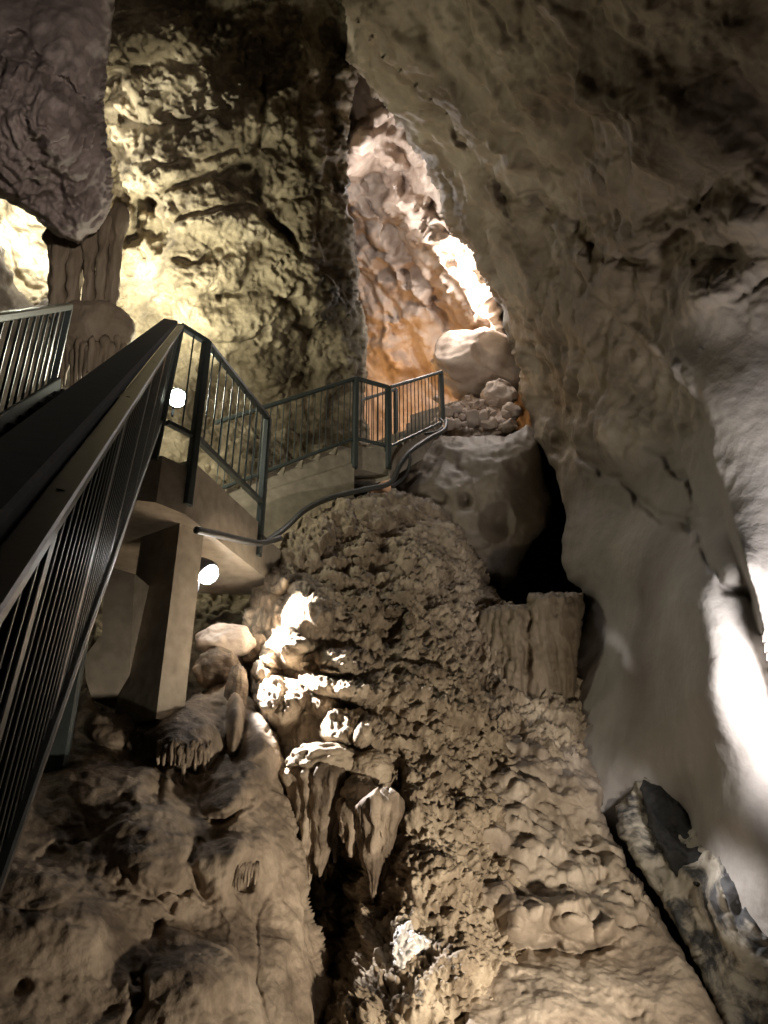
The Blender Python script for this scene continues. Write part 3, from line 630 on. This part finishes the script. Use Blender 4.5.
for i, (x0, y0, x1, y1, r, z) in enumerate([(348, 800, 344, 842, .07, 5.1), (356, 800, 352, 856, .08, 5.06), (366, 800, 369, 880, .09, 5.0), (378, 792, 374, 897, .09, 4.93), (390, 790, 384, 880, .08, 4.98), (334, 800, 335, 862, .03, 5.3)]):
    drip('stalactite', M['tan'], P(x0, y0, z), P(x1, y1, z-.15), r, .012, 6, 120+i, 40, 32, .1, root=led2, cone=1.6)

# ================================================================== STAIRS AND RAILINGS
UP = Vector((0, 0, 1))
def railing(name, label, a, b, height, n, group, base_off=0, post_a=0, post_b=0, hand=(.05, .045), bot=(.05, .04), post_ext=(0, 0), flat_every=0, extra_hand=None, bw=.012, lean=Vector((0, 0, 0))):
    """a, b: the foot of the railing's run (points on the bottom rail)"""
    a = Vector(a); b = Vector(b); d = b-a; fl_ = Vector((d.x, d.y, 0)).normalized()
    root = empty(name, a, label, 'railing', group)
    H = UP*height-lean; a = a+lean; b = b+lean
    MB().bar(a+H, b+H, hand[0], hand[1]).build('handrail', M['steel'], root)
    MB().bar(a, b, bot[0], bot[1]).build('bottom_rail', M['steel'], root)
    if extra_hand:
        w, h, off, dz = extra_hand
        sd = d.cross(UP).normalized()*off
        MB().bar(a+H+sd+UP*dz, b+H+sd+UP*dz, w, h).build('grab_rail', M['tread'], root)
    if post_a: MB().bar(a-UP*post_ext[0], a+H, post_a, post_a, fl_).build('post', M['steel'], root)
    if post_b: MB().bar(b-UP*post_ext[1], b+H, post_b, post_b, fl_).build('post', M['steel'], root)
    for k in range(1, n):
        p = a.lerp(b, k/n)
        if flat_every and k % flat_every == 0: MB().bar(p, p+H, .014, .04, fl_).build('flat_bar', M['steel'], root)
        else: MB().bar(p, p+H, bw, bw, fl_).build('baluster', M['steel'], root)
    return root

RH = .95
Ct = P(181, 326, 6.4)                       # top corner of the steel flight
dcam = Vector((-174, 227, 760)).normalized()
d1 = Vector((dcam.x, dcam.z*CP-dcam.y*SP, dcam.z*SP+dcam.y*CP)).normalized()
Cb = Ct-UP*RH
hd = Vector((d1.x, d1.y, 0)).normalized(); lt = UP.cross(hd).normalized()     # left of the climb
W = .88
Lrun = 6.6
gst = 'grey steel railing panels of the cave stairs'
railing('stair_railing', 'long dark railing climbing from the lower corner past the pillar', Cb-d1*Lrun, Cb, RH, 60, gst, 0, 0, .06, (.05, .022), (.05, .03), (0, .35), 10, (.12, .045, -.09, .02), lean=lt*.06)
railing('stair_railing', 'railing at the picture edge with its handrail and bars brightly lit', Cb+lt*W-d1*4.2, Cb+lt*W, RH, 20, gst, 0, 0, .05, (.05, .05), (.05, .035), (0, .2), 9, bw=.016)
# steel flight
flight = empty('steel_staircase', Cb-d1*Lrun, 'dark steel stair flight between the two long railings', 'staircase')
slope_z = d1.z/math.hypot(d1.x, d1.y); nst = 24; hl = Lrun*math.hypot(d1.x, d1.y)
for k in range(nst):
    c = Cb-hd*(hl/nst*(k+.5))-UP*(slope_z*hl/nst*(k+1)-.16)+lt*W/2
    MB().bar(c-lt*(W/2-.14), c+lt*(W/2-.06), hl/nst+.03, .04).build('tread', M['tread'], flight)
    rc = c+hd*(hl/nst/2)+UP*(slope_z*hl/nst/2)
    MB().bar(rc-lt*(W/2-.14), rc+lt*(W/2-.06), .015, slope_z*hl/nst).build('riser', M['tread'], flight)
for s_ in (0, 1):
    o_ = lt*(W*s_)
    MB().bar(Cb-d1*Lrun+o_+UP*.13+lt*(.13-.18*s_), Cb+o_+UP*.13+lt*(.13-.18*s_), .03, .22).build('stringer', M['tread'], flight)
# leg that carries the flight down to the rocks
lg = Cb-d1*2.9
lp = P(50, 774, 4.85)
MB().bar(lp, lp+UP*1.75, .19, .12, hd).build('support_post', M['steel'])
sp = bpy.data.objects['support_post']; tag(sp, 'dark green steel post standing on the rocks under the long railing', 'post')

MB().prism([P(x, y, 5.75) for x, y in [(107, 566), (135, 574), (128, 700), (92, 700), (86, 680), (84, 657), (102, 634), (103, 604)]], Vector((.05, .45, 0))).build('concrete_block', M['concrete'])
tag(bpy.data.objects['concrete_block'], 'stepped concrete block wedged between the long railing and the pillar', 'concrete block')
# landing
h_land = Cb.z-EYE
A0 = Cb.copy()
A1 = onh(204, 438, h_land); A1 = A1 if A1 else A1
A1 = P(207, 341, 6.6); A1 = Vector((A1.x, A1.y, Cb.z))
A2 = P(268, 418, 7.72); A2 = Vector((A2.x, A2.y, Cb.z))
railing('landing_railing', 'short railing corner framing the glaring lamp on the landing', A0, A1, RH, 2, gst, 0, 0, .075, (.06, .05), (.05, .045), (0, .62))
railing('landing_railing', 'dark railing over the triangular concrete face beside the lamp', A1, A2, RH, 10, gst, 0, 0, .07, (.06, .05), (.06, .05), (0, .55), 0)
land = empty('landing', Cb-UP*.3, 'concrete landing slab on the pillar at the top of the steel stairs', 'landing')
dl = (A2-A1).normalized()
B0 = A0+lt*W; far = A2+dl*.75
poly = [A0, A1, A2, far, far-Vector((2.0, .2, 0)), B0+Vector((-.1, 1.6, 0)), B0]
MB().prism([p-UP*.30 for p in poly], -UP*.40).build('slab', M['concrete'], land)
MB().prism([A1-UP*.22, A2-UP*.22, A2-UP*.31, A1-UP*.31], Vector((-.16, .05, 0))).build('edge_strip', M['concrete'], land)
# pillar
pt = P(176, 512, 6.4)
pil_b = P(150, 722, 5.72)
ax = (A2-A1).normalized(); ax = Vector((ax.x, ax.y, 0)).normalized(); bx = Vector((-ax.y, ax.x, 0))
# corner edge of pillar nearest the lit face
ce = P(182, 508, 6.1)
MB().prism([Vector((ce.x, ce.y, EYE+.95)), Vector((ce.x, ce.y, EYE+.95))+Vector((.14, .22, 0)), Vector((ce.x, ce.y, EYE+.95))+Vector((-.25, .50, 0)), Vector((ce.x, ce.y, EYE+.95))+Vector((-.39, .28, 0))], UP*(ce.z-EYE-.95)).build('support_pillar', M['concrete'])
pl_ = bpy.data.objects['support_pillar']; tag(pl_, 'square concrete pillar with one bright edge carrying the landing', 'pillar')

# concrete flight climbing behind the landing
F0 = P(265, 472, 9.2); F1 = P(355, 438, 10.07)
fd = (F1-F0); fdir = fd.normalized(); fh = Vector((fd.x, fd.y, 0)).normalized(); fn = Vector((-fh.y, fh.x, 0))  # away from the viewer
Fs = F0-fd*.55
railing('stair_railing', 'greenish railing along the stepped concrete stair in the middle', Fs, F1, RH, 22, gst, 0, 0, .075, (.06, .05), (.045, .04), (0, .45))
cst = empty('concrete_staircase', Fs-UP*.4, 'stepped concrete stair flight between landing and upper platform', 'staircase')
run = (F1-Fs); hh = Vector((run.x, run.y, 0)); ns = 8
prof = []
for k in range(ns):
    p0 = Fs+hh*(k/ns)+UP*(run.z*(k)/ns-.15); p1 = p0+UP*(run.z/ns); prof += [p0, p1]
end = Fs+hh+UP*(run.z-.15)
prof += [end, end-UP*.62, Fs-UP*.85]
MB().prism([p+fn*.04 for p in prof], fn*.85).build('steps', M['concrete'], cst)
MB().prism([Fs-UP*.22, end-UP*.22, end-UP*.75, Fs-UP*.95], fn*.05).build('side_wall', M['concrete'], cst)
MB().prism([Fs+fn*.9+UP*.22, end+fn*.9+UP*.36, end+fn*.9-UP*.6, Fs+fn*.9-UP*.7], fn*.08).build('kerb', M['concrete'], cst)
# upper platform
G0 = F1.copy(); G1 = P(388, 401, 10.57); G1 = Vector((G1.x, G1.y, F1.z))
railing('landing_railing', 'narrow railing turning the corner between two tall green posts', G0, G1, RH, 6, gst, 0, 0, .08, (.06, .05), (.045, .04), (0, .35))
pf = empty('landing', F1-UP*.2, 'small upper concrete platform between the two rising flights', 'landing')
MB().prism([G0-UP*.1, G1-UP*.1, G1-UP*.1+fn*.9, G0-UP*.1+fn*.9+Vector((-.1, .2, 0))], -UP*.35).build('slab', M['concrete'], pf)
# last flight
H1 = P(441, 372, 12.5)-UP*RH; H0 = P(391, 387, 10.65)-UP*RH
railing('stair_railing', 'pale lit railing of the topmost flight under the arch', H0, H1, RH, 14, gst, 0, .0, .07, (.05, .05), (.045, .04), (0, .1))
ul = empty('concrete_staircase', H0-UP*.3, 'last short flight of steps climbing into the lit passage', 'staircase')
hr = H1-H0; h3 = Vector((hr.x, hr.y, 0)); n3 = Vector((-h3.y, h3.x, 0)).normalized(); prof = []
for k in range(8):
    p0 = H0+h3*(k/8)+UP*(hr.z*k/8-.1); prof += [p0, p0+UP*(hr.z/8)]
e3 = H0+hr-UP*.1; prof += [e3, e3-UP*.35, H0-UP*.5]
MB().prism([p+n3*.03 for p in prof], n3*.85).build('steps', M['concrete'], ul)
zt = P(418, 394, 12.8).z; hf = h3.normalized()
for k in range(5):      # the steps that carry on beyond the railing's end post
    z0 = H1.z-.55+k*(zt-H1.z+.55)/5; z1 = H1.z-.55+(k+1)*(zt-H1.z+.55)/5
    q = Vector((H1.x, H1.y, z0))+hf*(.04+.16*k)+n3*.03
    MB().prism([q, q+n3*.92, q+n3*.92+UP*(z1-z0), q+UP*(z1-z0)], hf*.5).build('step', M['concrete'], ul)
K0 = H1+n3*.95; K1 = K0-hr*.6
railing('stair_railing', 'dark far side railing end at the top of the last flight', K1, K0+hr*.1, RH*.95, 8, gst, 0, 0, .07, (.05, .05), (.045, .04), (0, .1))

# conduits
def curve_pts(pts, n=10):
    out = []
    p = [Vector(q) for q in pts]
    for i in range(len(p)-1):
        a = p[max(i-1, 0)]; b = p[i]; c = p[i+1]; d = p[min(i+2, len(p)-1)]
        for k in range(n):
            t = k/n; out.append(.5*((2*b)+(c-a)*t+(2*a-5*b+4*c-d)*t*t+(3*b-a-3*c+d)*t**3))
    out.append(p[-1]); return out
o = MB().tube(curve_pts([P(196, 530, 5.95), P(220, 535, 6.2), P(245, 541, 6.5), P(262, 543, 6.9), P(280, 538, 7.5)]), .03).build('conduit', M['cable'], None, True); tag(o, 'thick grey conduit crossing under the triangular concrete face', 'pipe')
o = MB().tube(curve_pts([P(262, 545, 7.4), P(285, 528, 8.2), P(305, 510, 8.7), P(330, 498, 9.2), P(362, 490, 9.5), P(390, 483, 9.7), P(400, 465, 9.9), P(412, 450, 10.2), P(430, 438, 10.8), P(444, 430, 11.2), P(446, 421, 11.6)]), .035).build('conduit', M['cable'], None, True); tag(o, 'long grey conduit following the foot of the concrete stair', 'pipe')
o = MB().tube(curve_pts([P(392, 487, 9.75), P(405, 476, 9.9), P(410, 462, 10), P(409, 452, 10.1)]), .022).build('cable', M['cable'], None, True); tag(o, 'thin cable looping up to the post below the topmost railing', 'cable')
o = MB().tube(curve_pts([P(425, 434, 11.2), P(438, 431, 11.3), P(444, 424, 11.5), P(440, 419, 11.7)]), .02).build('cable', M['cable'], None, True); tag(o, 'thin cable curling at the foot of the topmost railing post', 'cable')

# ================================================================== LAMPS
def floodlight(name, label, c, aim, r, lens, energy, col, spot=60, blend=.4, soft=.04, group=None, dome=False, second=None, face=None, second_energy=0):
    c = Vector(c); d = (Vector(aim)-c).normalized()
    root = empty(name, c, label, 'lamp', group); d0 = d
    if face is not None: d = (Vector(face)-c).normalized()
    MB().tube([c-d*.16, c-d*.12, c-d*.03, c+d*.0, c+d*.01], r*1.15, 24, [.45, .7, 1, 1, .98]).build('housing', M['housing'], root, True)
    if dome: MB().tube([c+d*(r*.95*math.sin(a*math.pi/16)) for a in range(9)], r, 24, [max(.02, math.cos(a*math.pi/16)) for a in range(9)]).build('lamp_glass', lens, root, True)
    else: MB().tube([c+d*.005, c+d*.016], r, 24).build('lamp_glass', lens, root)
    MB().bar(c-d*.1, c-d*.1-UP*.22, .03, .02).build('bracket', M['housing'], root)
    up_ = d; d = d0
    la = bpy.data.lights.new(name+'_beam', 'SPOT'); la.energy = energy; la.color = col; la.spot_size = math.radians(spot); la.spot_blend = blend; la.shadow_soft_size = soft
    lo = bpy.data.objects.new(name+'_beam', la); COL.objects.link(lo); lo.parent = root
    if second:       # twin beam of the same lamp
        d2 = (Vector(second)-c).normalized(); l2 = bpy.data.objects.new(name+'_beam', la.copy()); COL.objects.link(l2); l2.parent = root
        l2.location = up_*(r+.03); l2.rotation_euler = d2.to_track_quat('-Z', 'Y').to_euler(); l2.data.energy = second_energy; l2.data.spot_size = math.radians(42)
    lo.location = up_*(r+.03); lo.rotation_euler = d.to_track_quat('-Z', 'Y').to_euler()
    return root

def lamp(name, kind, loc, energy, col, aim=None, size=.1, spot=90, blend=.5):
    la = bpy.data.lights.new(name, kind); la.energy = energy; la.color = col
    if kind == 'AREA': la.size = size
    else: la.shadow_soft_size = size
    if kind == 'SPOT': la.spot_size = math.radians(spot); la.spot_blend = blend
    o = bpy.data.objects.new(name, la); COL.objects.link(o); o.location = loc
    if aim is not None: o.rotation_euler = (Vector(aim)-Vector(loc)).to_track_quat('-Z', 'Y').to_euler()
    return o

WARM = (1, .875, .71); WHITE = (1, .95, .88); GREEN = (1, .98, .76); COOL = (.93, .95, 1)
floodlight('floodlight', 'small round floodlight glowing under the landing', P(207, 573, 6.4), P(328, 640, 6.75), .095, M['lens'], 1000, (1, .97, .97), 45, .4, dome=True, second=P(350, 745, 5.6), face=P(330, 700, 5.7), second_energy=1600)
floodlight('floodlight', 'glaring lamp behind the railing corner on the landing', P(177, 398, 7.2), P(205, 420, 6.2), .085, M['lens_dim'], 10, (.97, 1, .80), 120, .6)
lamp('landing_lamp', 'SPOT', P(165, 385, 8.1), 1000, GREEN, P(138, 288, 9.8), .12, 76, 1.0)
lamp('landing_spill', 'POINT', P(172, 380, 7.9), 90, GREEN, None, .1)
lamp('wall_wash', 'SPOT', P(150, 340, 8.5), 240, GREEN, P(235, 180, 9.6), .3, 140, .8)
lamp('hole_light', 'POINT', P(25, 205, 8.7), 400, (1, 1, .86), None, .08)
lamp('rim_light', 'POINT', P(95, 105, 8.85), 30, (1, .98, .85), None, .08)
lamp('passage_orange', 'POINT', P(388, 396, 15.4), 75, (1, .52, .18), None, .1)
lamp('passage_white', 'POINT', P(466, 278, 13.4), 130, (1, .94, .90), None, .08)
lamp('boulder_light', 'POINT', P(482, 314, 13.7), 50, (1, .95, .93), None, .06)
lamp('arch_fill', 'POINT', P(415, 335, 11.2), 9, (.95, .97, 1), None, .06)  # added fill without a fixture, brightens the topmost handrail and rubble
lamp('passage_top', 'POINT', P(372, 200, 12.4), 70, (1, .95, .95), None, .08)
wf = P(850, 690, 3.9)
lamp('wall_flood', 'SPOT', wf, 420, (1, .96, .96), wf+Vector((.6, .65, .38)), .15, 142, .6)
lamp('path_light', 'SPOT', (1.9, 2.7, .8), 600, WARM, (.6, 5.5, 1.75), .08, 70, 1.0)
lamp('path_light', 'SPOT', (1.9, 2.6, .8), 330, WARM, (-.8, 4.4, .95), .08, 62, 1.0)
lamp('formation_fill', 'SPOT', (1.3, -.5, 2.8), 900, (1, .88, .78), P(60, 190, 7), .1, 36, 1.0)  # added fill behind the camera, no fixture there; lifts hanging rock and dome

w = bpy.data.worlds.new('world'); SC.world = w; w.use_nodes = True
w.node_tree.nodes['Background'].inputs[0].default_value = (.9, .8, .65, 1); w.node_tree.nodes['Background'].inputs[1].default_value = .0012

cd = bpy.data.cameras.new('camera'); cam = bpy.data.objects.new('camera', cd); COL.objects.link(cam)
cam.location = (0, 0, EYE); cam.rotation_euler = (math.pi/2+PITCH, 0, 0)
cd.sensor_fit = 'HORIZONTAL'; cd.sensor_width = 36; cd.lens = 36*F/768; cd.clip_start = .05
SC.camera = cam
SC.view_settings.view_transform = 'Standard'; SC.view_settings.look = 'None'; SC.view_settings.gamma = 1; SC.view_settings.use_curve_mapping = False; SC.view_settings.exposure = 0
SC.cycles.use_denoising = True
